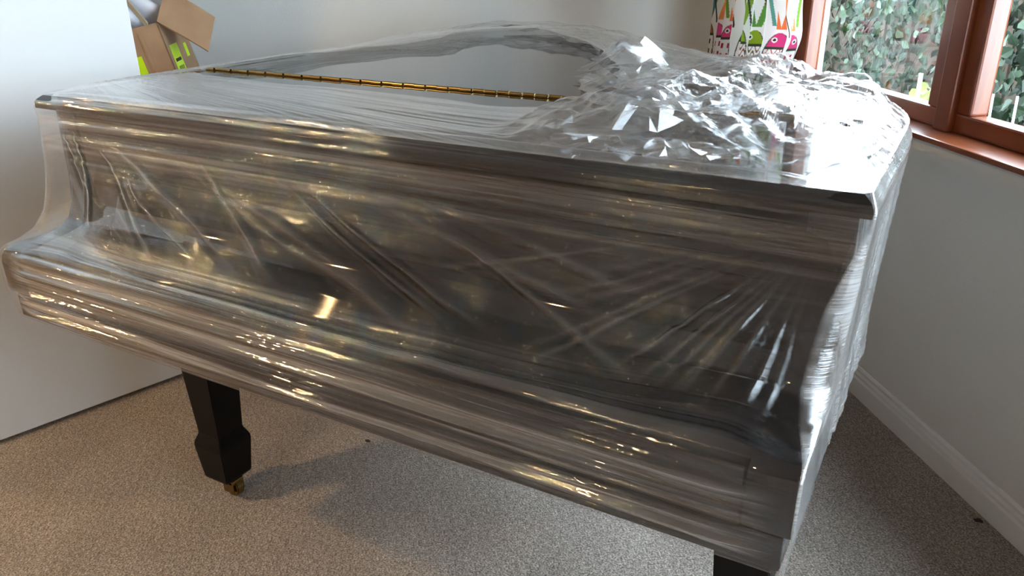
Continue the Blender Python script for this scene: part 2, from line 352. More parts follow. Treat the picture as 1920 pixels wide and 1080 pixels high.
def leg(x, y, parent_name='leg'):
    bm = bmesh.new()
    secs = [(.612, .066), (.60, .066), (.595, .0565), (.19, .0375), (.168, .047), (.160, .0485), (.155, .0485), (.062, .0405), (.058, .038)]
    rings = []
    for z, h in secs: rings.append([bm.verts.new((sx*h, sy*h, z)) for sx, sy in ((-1, -1), (1, -1), (1, 1), (-1, 1))])
    for a, b in zip(rings[:-1], rings[1:]):
        for i in range(4): bm.faces.new((a[i], a[(i+1) % 4], b[(i+1) % 4], b[i]))
    bm.faces.new(rings[0]); bm.faces.new(rings[-1][::-1])
    es = [e for e in bm.edges if len(e.link_faces) == 2]; bmesh.ops.bevel(bm, geom=es, offset=.0025, segments=2, affect='EDGES')
    L = link('leg', bm_mesh(bm, 'leg'), M_SATIN); L.parent = piano; L.matrix_parent_inverse = PI; L.location = (x, y, 0)
    bm = bmesh.new(); bmesh.ops.create_cone(bm, cap_ends=True, segments=20, radius1=.021, radius2=.030, depth=.016, matrix=Matrix.Translation((0, 0, .054)))
    bm_box(bm, (-.006, -.018, .014), (-.001+.03, -.013, .05), .002); bm_box(bm, (-.006, .013, .014), (.03, .018, .05), .002); bm_box(bm, (-.016, -.018, .036), (.03, .018, .05), .004)
    link('caster_fork', bm_mesh(bm, 'caster_fork'), M_BRASS, L)
    bm = bmesh.new(); bmesh.ops.create_cone(bm, cap_ends=True, segments=24, radius1=.0235, radius2=.0235, depth=.022, matrix=Matrix.Translation((.016, 0, .0236)) @ Matrix.Rotation(math.pi/2, 4, 'X'))
    bmesh.ops.bevel(bm, geom=[e for e in bm.edges if e.calc_face_angle(0) > .8], offset=.003, segments=2, affect='EDGES')
    link('caster_wheel', bm_mesh(bm, 'caster_wheel', False), M_BRASS, L)
    return L
leg(.115, .335); leg(1.400, .335); leg(.33, 1.55)
pp(box('leg_block', (.23, 1.45, .6125), (.43, 1.65, .70), M_SATIN, bev=.004))

# ------------------------------------------------------------------ the plastic film
wrap = empty('plastic_wrap', (0.75, 0.6, 0)); tag(wrap, 'clear stretch film wound in streaky bands around the piano, crumpled on the lid', 'plastic wrap')
def wp(o): o.parent = wrap; o.matrix_parent_inverse = PI; return o

def front_sheet():
    # profile down the front: (y of the front line, side offset, corner radius, z)
    prof = np.array([(.176, .004, .004, 1.0275), (.163, .009, .004, 1.0268), (.147, .0165, .004, 1.0130), (.1438, .0185, .004, 1.0100), (.1432, .0185, .005, .9990),
                     (.1435, .0175, .008, .985), (.134, .014, .02, .945), (.121, .011, .035, .897), (.108, .0085, .04, .850), (.090, .006, .04, .806), (.066, .0045, .03, .776), (.038, .0035, .015, .762),
                     (.012, .003, .006, .757), (-.001, .003, .004, .746), (-.0045, .003, .004, .728), (-.0045, .003, .004, .690), (-.004, .003, .004, .668), (.000, -.001, .004, .645), (.0035, -.004, .004, .618), (.007, -.004, .004, .6095), (.03, -.006, .004, .6085)])
    seg = np.r_[0, np.cumsum(np.linalg.norm(np.diff(prof[:, [0, 3]], axis=0), axis=1))]; R = 400
    w = np.linspace(0, seg[-1], R); yf, xs, rc, z = (np.interp(w, seg, prof[:, k]) for k in range(4))
    ker = np.ones(5)/5
    sm = lambda a: np.convolve(np.pad(a, 2, 'edge'), ker, 'valid')
    yf, xs, rc, z = map(sm, (yf, xs, rc, z))
    # columns: left side, corner, front, corner, right side and on round the treble curve
    nf = 620; tf = np.linspace(0, 1, nf)
    treb = np.array([q for q in OUTS if q[0] > .95 and q[1] > .50])[::-1]     # from the straight side round the bend
    tl = np.r_[0, np.cumsum(np.linalg.norm(np.diff(treb, axis=0), axis=1))]; nt = 120; tt = np.linspace(0, tl[-1], nt); tx = np.interp(tt, tl, treb[:, 0]); ty = np.interp(tt, tl, treb[:, 1])
    tx0, ty0 = tx[0], ty[0]
    dxy = np.stack([np.gradient(tx), np.gradient(ty)], -1); dxy /= np.linalg.norm(dxy, axis=1, keepdims=True); tn = np.stack([dxy[:, 1], -dxy[:, 0]], -1)
    rows = []
    for k in range(R):
        y, x, r, zz = yf[k], xs[k], rc[k], z[k]
        ang = np.linspace(0, math.pi/2, 9)
        ly = np.linspace(.9, y+r, 40)
        L = np.stack([np.full(40, -x), ly], -1)
        c1 = np.stack([-x+r-r*np.cos(ang), y+r-r*np.sin(ang)], -1)[1:-1]
        fr = np.stack([(-x+r)+(W+2*x-2*r)*tf, np.full(nf, y)], -1)
        c2 = np.stack([W+x-r+r*np.sin(ang), y+r-r*np.cos(ang)], -1)[1:-1]
        ry = np.linspace(y+r, ty0, 90)[:-1]
        rr = np.stack([np.full(89, W+x), ry], -1)
        T = np.stack([tx, ty], -1)+tn*(x-.0150)
        rows.append(np.concatenate([L, c1, fr, c2, rr, T]))
    P = np.array(rows); V = np.concatenate([P, np.broadcast_to(z[:, None, None], P.shape[:2]+(1,))], -1)
    Cn = V.shape[1]
    # away from the arms the film is pulled straight from the lid to the key slip
    xx = V[..., 0]; cen = sstep(.03, .42, xx)*(1-sstep(1.10, 1.46, xx)); cen[:, :44] = 0; cen[:, 44+nf+7:] = 0
    tq = np.clip((.985-V[..., 2])/(.985-.735), 0, 1); ych = .1435+(-.0045-.1435)*tq+.012*np.sin(math.pi*tq); inz = (V[..., 2] < .985) & (V[..., 2] > .735)
    V[..., 1] = np.where(inz, V[..., 1]*(1-.6*cen)+np.minimum(ych, V[..., 1])*.6*cen, V[..., 1])
    N = normals(V); N = -N if N[R//2, Cn//2, 1] > 0 else N
    x = V[..., 0]; y = V[..., 1]; zz = V[..., 2]
    ulen = np.r_[0, np.cumsum(np.linalg.norm(np.diff(V[R//2, :, :2], axis=0), axis=1))][None, :]*np.ones((R, 1)); vlen = w[:, None]*np.ones((1, Cn))
    onfront = sstep(.02, .10, x)*(1-sstep(1.40, 1.49, x)); side = (np.arange(Cn) > 40+7+nf)[None, :]*np.ones((R, 1))
    lidband = sstep(.86, .965, zz+.03*fbm(x*3, zz*0, 2)); lowband = 1-sstep(.70, .80, zz+.05*fbm(x*2.2+4, zz*0, 2)); mid = np.clip(1-lidband-lowband, 0, 1)
    # streaks drift slightly down to the right, as the film was wound with a slope
    sl = vlen + .010*np.sin(ulen*1.1)
    stre = fbm(ulen*1.1, sl*85, 3, .55)*.0062 + fbm(ulen*2.0+7, sl*240, 2, .6)*.0022
    rid = lambda a: 1-np.abs(a)*2.6
    stre = stre + np.clip(rid(vn(ulen*.9+31, sl*62+.8*vn(ulen*3, sl*20))), 0, 1)**3*.0042
    fine = fbm(ulen*2.5+3, sl*34, 2)*.006
    # folds of the loose middle: ridges along lines (x0,z0)-(x1,z1)
    fold = np.zeros_like(x); hz = np.zeros_like(x)
    lines = [(.15, .99, .62, .79, .010, .010), (.10, .99, .20, .80, .008, .007), (.07, .97, .16, .86, .007, .006), (.24, .985, .72, .85, .006, .008), (.33, .975, .95, .80, .007, .012), (.56, .985, 1.08, .80, .011, .007), (.57, .97, 1.02, .795, .009, .006), (.45, .965, .70, .79, .007, .010),
             (.75, .96, 1.25, .84, .006, .012), (.90, .955, 1.30, .875, .006, .010), (.18, .95, .42, .78, .006, .006), (1.02, .90, 1.30, .78, .005, .010), (.62, .87, 1.0, .775, .005, .014), (.28, .90, .52, .785, .006, .005)]
    for i in range(16):                                                     # the fan pulled out of the right lid corner
        a = .10+i*.085+rng.normal()*.012; L_ = .20+.17*rng.random(); lines.append((1.478, .985, 1.478-L_*math.sin(a)*(1.0+.5*a), max(.765, .985-L_*math.cos(a)), .0025+.004*rng.random(), .0035+.004*rng.random()))
    for (x0, z0, x1, z1, am, wd) in lines:
        dx, dz = x1-x0, z1-z0; Ln = math.hypot(dx, dz); t = ((x-x0)*dx+(zz-z0)*dz)/Ln**2
        dperp = ((x-x0)*dz-(zz-z0)*dx)/Ln + .010*fbm(t*3+x0*20, t*0+z0*9, 2); e = sstep(-.02, .15, t)*(1-sstep(.75, 1.05, t)); ww = wd*.7*(.4+1.1*t.clip(0, 1))
        g = np.maximum(0, 1-np.abs(dperp)/(1.3*ww))-.5*np.maximum(0, 1-np.abs(dperp-2.4*ww)/(1.6*ww)); fold += am*.8*g*e; hz += np.exp(-(dperp/(ww*.6))**2)*e*.5
    al = x*.93-zz*.37; pe = x*.37+zz*.93; pe = pe+.03*fbm(x*2, zz*3, 2)
    loose = fbm(x*2.2+2, zz*4, 2)*.022 + fbm(al*2.2, pe*26, 2)*.007*np.clip(.6+1.5*fbm(al*3+5, pe*5, 2), .1, 1.5) + fbm(al*1.6+9, pe*105, 2)*.0014*np.clip(fbm(al*4, pe*9+4, 2)*4, 0, 1.5) + crumple(x, zz*1.2, 5, (.34, .20), .05)*mid
    inner = mid*onfront
    bot = sstep(.612, .640, zz); stre = stre*(1+.9*lowband)+lowband*fbm(ulen*1.6+40, sl*190, 2, .6)*.0030
    d = (lidband*.75+lowband*bot)*stre*onfront.clip(.02, 1) + lowband*onfront*fine*.35*sstep(.735, .70, zz) + inner*(fold+loose+stre*.05) + side*(stre*.12*sstep(.17, .30, y)+(fbm((y+zz*.35)*55, zz*2.2, 3, .6)*.0055+fbm((y+zz*.35)*16, zz*1.5, 2)*.005)*sstep(.60, .70, zz)*(1-.8*sstep(.97, 1.0, zz))*sstep(.16, .24, y))
    d = d+side*fbm(ulen*5, vlen*3, 2)*.002*sstep(.62, .75, zz)*(1-sstep(.93, .99, zz))
    tight = np.maximum(sstep(.985, 1.0, zz), (1-sstep(.745, .765, zz)))                    # where it lies on wood it can only stand off
    d = d*(1-tight)+np.maximum(d, -.0052)*tight
    V = V+N*(d+.0012+(.0044*tight*onfront-.0008)*bot)[..., None]
    tst = np.exp(3.6*fbm(ulen*.8, sl*75+3, 3, .7)); tst2 = np.exp(3.3*fbm(ulen*.9+8, sl*80+19, 3, .7))
    turns = .55+1.9*bot*lowband*onfront*tst.clip(0, 3)*(1-.45*sstep(.9, 1.4, x))+.9*lidband*tst2.clip(0, 3)*(1-.5*sstep(.8, 1.2, x))+side*1.5+inner*hz.clip(0, 1)*1.6
    haze = .25+.9*lowband*onfront*np.clip(.5+fbm(ulen*1.0, sl*60, 3)*1.5, 0, 1.5)+.7*lidband*np.clip(.6+fbm(ulen*1.1, sl*70+9, 3)*1.4, 0, 1.5)+inner*hz*.9+side*(26+60*fbm((y+zz*.35)*45, zz*2, 3)).clip(4, 60)
    lft = (np.arange(Cn) < 52)[None, :]*np.ones((R, 1)); haze = haze+lft*mid*(3.0+7*fbm((y-zz*.2)*70, zz*2.5, 3)).clip(.6, 8)
    return wp(grid('front_sheet', V, M_FILM_F, uv=np.stack([ulen, sl], -1), attrs={'haze': haze.clip(0, 60), 'turns': turns}))
front_sheet()

# film on the lid: a ring between the torn-open hole and the lid's edge
HOLE = [(.075, .455), (.13, .432), (.32, .408), (.56, .391), (.78, .402), (.93, .384), (1.03, .402), (1.10, .44), (1.105, .52), (1.0, .65), (.915, .84), (.86, .99), (.74, 1.17), (.60, 1.33), (.40, 1.49), (.22, 1.565), (.155, 1.50), (.20, 1.34), (.235, 1.19), (.18, 1.05), (.125, .82), (.112, .62), (.085, .52)]
def resample(P, n, closed=True):
    P = np.array(P); Q = np.concatenate([P, P[:1]]) if closed else P
    s = np.r_[0, np.cumsum(np.linalg.norm(np.diff(Q, axis=0), axis=1))]; t = np.linspace(0, s[-1], n, endpoint=not closed); return np.stack([np.interp(t, s, Q[:, 0]), np.interp(t, s, Q[:, 1])], -1)
def top_sheet():
    n = 1500; R = 170
    # pair hole and outline stations by hand so that the bands run along the edges
    outer_key = [(-.008, .30), (.06, .152), (.32, .152), (.56, .152), (.78, .152), (.93, .152), (1.10, .152), (1.40, .152), (1.508, .152), (1.508, .45), (1.49, .70), (1.30, .94), (1.10, 1.15), (.92, 1.345), (.62, 1.64), (.38, 1.856), (.10, 1.82), (.0, 1.60), (-.008, 1.40), (-.008, 1.05), (-.008, .82), (-.008, .62), (-.008, .46)]
    hole = HOLE; a = np.array(hole); b = np.array(outer_key); K = len(a)
    a2 = np.concatenate([a, a[:1]]); b2 = np.concatenate([b, b[:1]]); ln = np.linalg.norm(np.diff(b2, axis=0), axis=1)+np.linalg.norm(np.diff(a2, axis=0), axis=1); s = np.r_[0, np.cumsum(ln)]
    t = np.linspace(0, s[-1], n, endpoint=False)
    def smooth_ring(q, k):
        ker = np.hanning(k*2+3)[1:-1]; ker /= ker.sum(); p = np.concatenate([q[-k:], q, q[:k]]); return np.stack([np.convolve(p[:, j], ker, 'valid') for j in range(2)], -1)
    H = np.stack([np.interp(t, s, a2[:, j]) for j in range(2)], -1); H = smooth_ring(H, 12)
    O = np.stack([np.interp(t, s, b2[:, j]) for j in range(2)], -1)
    # pull the outer stations onto the true lid outline (inset slightly)
    ol = resample(inset(OUTS, .004), 4000); 
    O = np.array([ol[np.argmin(((ol-q)**2).sum(1))] for q in O]); O = smooth_ring(O, 4)
    # ragged hole edge
    el = np.r_[0, np.cumsum(np.linalg.norm(np.diff(H, axis=0), axis=1))]; H = H+(O-H)*(.05*fbm(el*9, el*0, 3))[:, None]
    tt = (np.linspace(0, 1, R)**1.0)[:, None]
    P = H[None]*(1-tt[..., None])+O[None]*tt[..., None]
    wid = np.linalg.norm(O-H, axis=1)[None, :]; x, y = P[..., 0], P[..., 1]
    u = el[None, :]*np.ones((R, 1)); vv = tt*wid
    right = sstep(.95, 1.25, x)*sstep(.14, .24, y)
    tail = sstep(1.0, 1.4, y)
    fr = (1-sstep(.40, .48, y))*(1-right)
    # the streaks of the front band fan out from its left end
    q = np.where(fr > .02, (.43-y)/(x+.35)*.55, vv); sl = vv*(1-fr)+q*fr
    st = fbm(u*1.4+x*0, sl*110, 3, .55)*.0036
    st2 = fbm(x*1.2, q*150, 3, .55)*.0036
    stv = st*(1-fr)+st2*fr
    lift = .006+.010*(1-tt)*np.clip(.6+fbm(u*4, tt*0, 2), 0, 2)                     # the edge of the hole stands off the wood
    cr = crumple(x, y, 3, (.26, .15, .09, .05), .23)
    cr2 = crumple(x, y, 8, (.12, .07, .045, .03), .25)
    z = ZT+.003+lift*(1-sstep(.80, 1.0, tt))+np.abs(stv)*(.9-.3*right)*(1-.7*sstep(.93, 1, tt))
    z = z+right*(cr*.75+.003+crumple(x+2, y, 77, (.05, .03), .30)*.35)*(1-sstep(.90, 1.0, tt)*.85)
    z = z+tail*(1-fr)*(cr*.3+.003)*(1-sstep(.85, 1, tt)*.7)
    bunch = sstep(1.02, 1.10, x)*(1-sstep(1.30, 1.40, x))*sstep(.15, .19, y)*(1-sstep(.29, .36, y)); z = z+bunch*(cr2*1.0+.004)
    # a raised taut fold over the right part of the lid
    for (x0, y0, x1, y1, am, wd) in [(1.02, .22, 1.28, .72, .018, .028), (1.25, .72, 1.40, .24, .014, .03), (.98, .62, 1.28, .50, .012, .03), (1.30, .30, 1.48, .55, .010, .03), (.9, 1.1, 1.42, .72, .008, .03), (.82, 1.30, 1.35, .80, .006, .025)]:
        dx, dy = x1-x0, y1-y0; Ln = math.hypot(dx, dy); tq = ((x-x0)*dx+(y-y0)*dy)/Ln**2; dp = ((x-x0)*dy-(y-y0)*dx)/Ln+.02*fbm(tq*4, tq*0+x0*9, 2)
        z = z+am*np.maximum(0, 1-np.abs(dp)/wd/1.4)*sstep(-.05, .12, tq)*(1-sstep(.85, 1.05, tq))*(1-sstep(.88, 1, tt))
    V = np.concatenate([P, z[..., None]], -1)
    haze = .55+1.2*np.clip(.5+fbm(u*1.1, sl*70, 3)*1.6, 0, 1.4)*(1-.4*right)+.6*(1-sstep(0, .04, tt))
    V = np.concatenate([V, V[:, :1]], 1); U = np.stack([np.concatenate([u, u[:, -1:]+.001], 1), np.concatenate([sl, sl[:, :1]], 1)], -1); haze = np.concatenate([haze, haze[:, :1]], 1)
    return wp(grid('top_sheet', V, M_FILM_T, uv=U, attrs={'haze': haze, 'turns': np.full(haze.shape, 1.2)}))
top_sheet()

def bundle(name, path, width, height, seed, cell=.02, jag=.5, hz=1.2):
    """a heaped strip of crumpled film along a path on the lid: crisp creases between small flat facets"""
    rs = np.random.default_rng(seed); P = np.array(path); s = np.r_[0, np.cumsum(np.linalg.norm(np.diff(P[:, :2], axis=0), axis=1))]; n = max(8, int(s[-1]/cell)); R = max(7, int(2*width/cell*1.25)); t = np.linspace(0, s[-1], n)
    c = np.stack([np.interp(t, s, P[:, j]) for j in range(4)], -1); dxy = np.gradient(c[:, :2], axis=0); dxy /= np.linalg.norm(dxy, axis=1, keepdims=True); nx = np.stack([dxy[:, 1], -dxy[:, 0]], -1)
    a = np.linspace(-1, 1, R)[:, None]+rs.normal(size=(R, n))*.35*2/R; sh = rs.normal(size=(R, n))*cell*.38
    wv = (c[:, 2]*width)[None, :]*(.85+.35*rs.random((1, n))); hv = (c[:, 3]*height)[None, :]
    x = c[None, :, 0]+nx[None, :, 0]*a*wv+dxy[None, :, 0]*sh; y = c[None, :, 1]+nx[None, :, 1]*a*wv+dxy[None, :, 1]*sh
    arch = np.clip(1-np.abs(a)**2.0, 0, 1)
    z = ZT+.009+hv*arch*(.75+1.1*fbm(x*11+seed, y*11, 2))+rs.normal(size=(R, n))*cell*jag*(.35+.65*arch)*(.3+.7*c[:, 3])
    z = np.maximum(z, ZT+.0035+.002*rs.random((R, n)))
    V = np.stack([x, y, z], -1); f = []
    for i in range(R-1):
        for j in range(n-1):
            q = [i*n+j, i*n+j+1, (i+1)*n+j+1, (i+1)*n+j]
            f += [(q[0], q[1], q[2]), (q[0], q[2], q[3])] if rs.random() < .5 else [(q[0], q[1], q[3]), (q[1], q[2], q[3])]
    bm = bmesh.new(); vv = [bm.verts.new(p) for p in V.reshape(-1, 3).tolist()]
    for q in f: bm.faces.new([vv[i] for i in q])
    # each facet bulges a little, its creases stay sharp
    ed = list(bm.edges); bmesh.ops.subdivide_edges(bm, edges=ed, cuts=2, use_grid_fill=True, smooth=.35)
    bmesh.ops.recalc_face_normals(bm, faces=bm.faces)
    me = bpy.data.meshes.new(name); bm.to_mesh(me); bm.free(); shade(me, True); me.set_sharp_from_angle(angle=math.radians(22))
    for k, val in (('haze', hz), ('turns', 1.0)): at = me.attributes.new(k, 'FLOAT', 'POINT'); at.data.foreach_set('value', np.full(len(me.vertices), val, dtype=np.float32))
    ul = me.uv_layers.new(name='UVMap')
    return wp(link(name, me, M_FILM_C))
bundle('crumpled_bundle', [(.84, 1.20, .5, .4), (.87, 1.04, 1, 1.0), (.93, .88, 1.1, .7), (1.01, .70, 1.1, .35), (1.10, .56, 1, .35)], .085, .052, 21, .027, .42)
bundle('crumpled_bundle', [(1.06, .60, .8, .5), (1.14, .50, 1, .8), (1.24, .45, .9, .6), (1.36, .42, .5, .4)], .07, .030, 22, .034, .45)
bundle('crumpled_bundle', [(1.30, .72, .5, .4), (1.23, .60, 1, .9), (1.17, .46, 1, .9), (1.12, .32, 1, .6), (1.09, .24, .6, .4)], .065, .032, 34, .030, .40)
bundle('crumpled_bundle', [(1.09, .215, .8, .5), (1.18, .235, 1, .8), (1.28, .23, 1, .7), (1.36, .25, .6, .4)], .05, .012, 47, .012, .35)
bundle('crumpled_bundle', [(.20, 1.63, .5, .4), (.30, 1.66, .9, .6), (.46, 1.56, .9, .7), (.60, 1.44, 1, .6), (.74, 1.28, .8, .6)], .06, .016, 58, .045, .16)

# ------------------------------------------------------------------ cartons behind the door
def cardboard():
    m, n, l, b = mat('brown_cardboard'); v = mapped(n, l, (1, 1, 1)); t = noise_node(n, l, 9, 4, v); w_ = n.new('ShaderNodeTexWave'); w_.inputs['Scale'].default_value = 60; w_.inputs['Distortion'].default_value = .5; l.new(v, w_.inputs['Vector'])
    r = ramp(n, l, t.outputs['Fac'], [(.3, (.33, .20, .115)), (.7, (.42, .265, .155))]); l.new(r.outputs[0], b.inputs['Base Color']); b.inputs['Roughness'].default_value = .8; bump(n, l, w_.outputs['Fac'], b, .12, .001); return m
M_CARD = cardboard(); M_CARD2 = simple('cardboard_edge', (.50, .37, .24), .85)
M_YEL = simple('fluorescent_yellow_label', (.62, .90, .01), .5); M_INK = simple('black_print', (.02, .02, .02), .6); M_POLY = simple('white_plastic_bag', (.80, .80, .86), .35)
cb_m = M_SO @ Matrix.Translation((1.5, 1.861, .1262)) @ Matrix.Rotation(math.radians(-12.8), 4, 'X')
cb = empty('cardboard_box', matrix=cb_m); tag(cb, 'tall open brown cardboard box with fluorescent yellow stickers leaning behind the white door', 'box')
bw, bd, bh, th = .57, .30, .98, .004
bm = bmesh.new()
for lo, hi in (((0, 0, 0), (bd, bw, th)), ((0, 0, 0), (th, bw, bh)), ((bd-th, 0, 0), (bd, bw, bh)), ((0, 0, 0), (bd, th, bh)), ((0, bw-th, 0), (bd, bw, bh))): bm_box(bm, lo, hi)
link('box_body', bm_mesh(bm, 'box_body'), M_CARD, cb)
def panel(name, origin, ax, ay, la, lb, t, m, curve=0.0, parent=cb):
    """a thin board spanned by two directions, slightly bowed"""
    ax = Vector(ax).normalized(); ay = Vector(ay).normalized(); nz = ax.cross(ay); n = 8; bm = bmesh.new(); top = []; bot = []
    for i in range(n+1):
        r1 = []; r2 = []
        for j in range(2):
            p = Vector(origin)+ax*(la*j)+ay*(lb*i/n)+nz*(curve*(i/n)**2); r1.append(bm.verts.new(p+nz*t/2)); r2.append(bm.verts.new(p-nz*t/2))
        top.append(r1); bot.append(r2)
    for i in range(n):
        bm.faces.new((top[i][0], top[i][1], top[i+1][1], top[i+1][0])); bm.faces.new((bot[i][0], bot[i+1][0], bot[i+1][1], bot[i][1]))
        for j in (0, 1): bm.faces.new((top[i][j], top[i+1][j], bot[i+1][j], bot[i][j]))
    bm.faces.new((top[0][0], bot[0][0], bot[0][1], top[0][1])); bm.faces.new((top[n][0], top[n][1], bot[n][1], bot[n][0]))
    return link(name, bm_mesh(bm, name), m, parent)
panel('flap', (.004, .001, bh+.001), (.12, -.033, .09), (-.02, -.127, -.116), .153, .172, .005, M_CARD, .012)
panel('flap', (.004, .30, bh+.001), (0, 1, 0), (-.66, .10, .74), .24, .13, .005, M_CARD)
panel('flap', (bd-.004, .05, bh+.001), (0, 1, 0), (.80, 0, .6), .49, .13, .005, M_CARD)
panel('flap_edge', (.000, .026, bh+.002), (0, 1, 0), (-.66, .10, .74), .012, .132, .009, M_CARD2)
st = box('sticker', (.03, -.0012, bh-.235), (.125, -.0002, bh-.075), M_YEL, cb)
for k, q in enumerate((.008, .015, .020, .028, .034, .042, .049)): box('print', (.037+q*1.4, -.0016, bh-.190), (.0415+q*1.4, -.0011, bh-.145), M_INK, st)
box('print', (.042, -.0016, bh-.130), (.11, -.0011, bh-.120), M_INK, st)
box('sticker', (.20, -.0012, bh-.13), (.235, -.0002, bh-.085), M_YEL, cb)
s2 = box('sticker', (-.0012, .085, bh-.32), (-.0002, .140, bh-.085), M_YEL, cb)
bm = bmesh.new(); bmesh.ops.create_cone(bm, cap_ends=True, segments=16, radius1=.011, radius2=.011, depth=.0008, matrix=Matrix.Translation((-.0016, .100, bh-.175)) @ Matrix.Rotation(math.pi/2, 4, 'Y')); link('print', bm_mesh(bm, 'print'), M_INK, s2)
box('seam', (-.0035, .058, .0), (0, .068, bh-.02), M_CARD, cb)
# what the box holds
bm = bmesh.new(); bmesh.ops.create_icosphere(bm, subdivisions=4, radius=1.0)
for v in bm.verts:
    c = v.co.copy(); k = 1+.16*math.sin(7*c.x+3*c.z)+.12*math.sin(9*c.y-5*c.z+1)+.07*math.sin(17*c.x*c.y+11*c.z); v.co = Vector((c.x*.085*k, c.y*.12*k, c.z*.12*k))
bag = link('plastic_bag', bm_mesh(bm, 'plastic_bag', True), M_POLY, None, cb_m @ Matrix.Translation((.16, .115, bh+.045)))
tag(bag, 'white plastic bag stuffed into the top of the brown box', 'bag')
fo = multi_box('foam_block', [((.02, .10, bh-.14), (.045, .125, bh+.075)), ((.02, .17, bh-.14), (.045, .20, bh+.085)), ((.02, .10, bh+.02), (.045, .20, bh+.05)), ((.02, .10, bh-.14), (.045, .20, bh-.10))], M_POLY, cb_m, .004)
tag(fo, 'white foam packing frame sticking up inside the brown box beside the door', 'packing foam')

# ------------------------------------------------------------------ curtain with a fish print
def curtain():
    n, R = 800, 430; s = np.linspace(1.01, 1.60, n); z = np.concatenate([np.linspace(.74, .80, 12), np.linspace(.802, 1.30, 300), np.linspace(1.303, 2.12, R-312)])
    S, Z = np.meshgrid(s, z)
    edge = np.exp(-((S-1.01)/.07)**2); S2 = S - .035*edge*np.exp(-((Z-1.03)/.05)**2)+.10*(1-sstep(.80, 1.10, Z))*(1-(S-1.01)/.59)*.9
    ph = 2*math.pi*(S-1.0)/.082+.9*np.sin(S*9)+.35*np.sin(Z*4)
    O = .19+.036*np.sin(ph)+.008*np.sin(2.3*ph+1)+.010*np.sin(Z*5+S*7)
    V = np.einsum('ij,abj->abi', np.array([[DS.x, -DN.x], [DS.y, -DN.y]]), np.stack([S2, O], -1))+np.array([B2.x, B2.y]); V = np.concatenate([V, Z[..., None]], -1)
    j0 = 200; q = np.r_[0, np.cumsum(np.hypot(np.diff(S[j0]), np.diff(O[j0])))]; Q = np.broadcast_to(q, S.shape)
    # printed cloth: columns of upright fish, tails above
    cw, ch = .104, .300; ci = np.floor(Q/cw).astype(int); a = (Q/cw-ci)-.5; ri = np.floor((Z-.885)/ch).astype(int); b = (Z-.885)-ri*ch
    C = np.empty(S.shape+(3,)); C[:] = (.80, .79, .77)
    pal = [((.70, .06, .20), (.45, .03, .05), (.80, .22, .07)), ((.62, .05, .18), (.55, .12, .08), (.75, .18, .06)), ((.72, .08, .26), (.35, .02, .06), (.82, .30, .10)), ((.22, .33, .02), (.18, .10, .03), (.10, .26, .05)), ((.35, .14, .05), (.12, .05, .02), (.06, .22, .22)), ((.24, .36, .03), (.30, .08, .03), (.20, .34, .04)), ((.05, .20, .22), (.40, .15, .04), (.30, .42, .06)), ((.26, .36, .04), (.16, .06, .03), (.55, .14, .05))]
    def put(m, c): C[m] = c
    k = (ci+ri*2) % len(pal)
    hw = .40*np.sqrt(np.clip(1-(np.clip(b-.05, 0, 1)/.105)**2, 0, 1)); body = (np.abs(a) < hw) & (b < .155)
    tailw = .10+.34*np.clip((b-.16)/.10, 0, 1)
    for i, (c1, c2, c3) in enumerate(pal):
        mm = k == i
        put(mm & body & (b > .112), c1)
        put(mm & body & (b < .104) & (b > .012) & (((tri(a*5+.5) < .42) & (tri(b/.034+(i % 2)*.5) < .5)) if i % 2 == 0 else (tri(b/.022+.5*np.sin(a*26)) < .38)), c2)
        put(mm & (b > .165) & (b < .272) & (np.abs(np.abs(a)-tailw*.75) < .10) & (a < .12), c3)
        put(mm & (b > .175) & (b < .29) & (np.abs(a-.18-.22*(b-.175)/.1) < .055), (.10, .30, .25) if i % 2 else (.16, .30, .04))
        put(mm & (np.abs(a+.40-.3*np.clip(b-.16, 0, 1)/.12) < .03) & (b > .15), (.06, .05, .04))
    put(body & (np.abs(b-.108) < .004), (.05, .06, .04))
    put(body & ((a-.12)**2+((b-.133)/cw)**2 < .0060), (.8, .78, .7)); put(body & ((a-.12)**2+((b-.133)/cw)**2 < .0018), (.03, .03, .03))
    put((np.abs(np.abs(a)-hw) < .018) & (b < .15), (.10, .09, .08)); put((np.abs(b-.294) < .004), (.12, .12, .08))
    o = grid('curtain', V, M_CLOTH)
    me = o.data; ca = me.color_attributes.new('print', 'FLOAT_COLOR', 'POINT'); ca.data.foreach_set('color', np.concatenate([C, np.ones(S.shape+(1,))], -1).reshape(-1).astype(np.float32)); return o
def cloth():
    m, n, l, b = mat('printed_cotton'); at = n.new('ShaderNodeVertexColor'); at.layer_name = 'print'; l.new(at.outputs[0], b.inputs['Base Color']); b.inputs['Roughness'].default_value = .85; b.inputs['Specular IOR Level'].default_value = .1
    tl = n.new('ShaderNodeBsdfTranslucent'); l.new(at.outputs[0], tl.inputs[0]); mx = n.new('ShaderNodeMixShader'); mx.inputs[0].default_value = .3; l.new(b.outputs[0], mx.inputs[1]); l.new(tl.outputs[0], mx.inputs[2]); l.new(mx.outputs[0], n['Material Output'].inputs['Surface']); return m
M_CLOTH = cloth()
tag(curtain(), 'white cotton curtain printed with pink and green fish beside the window', 'curtain')

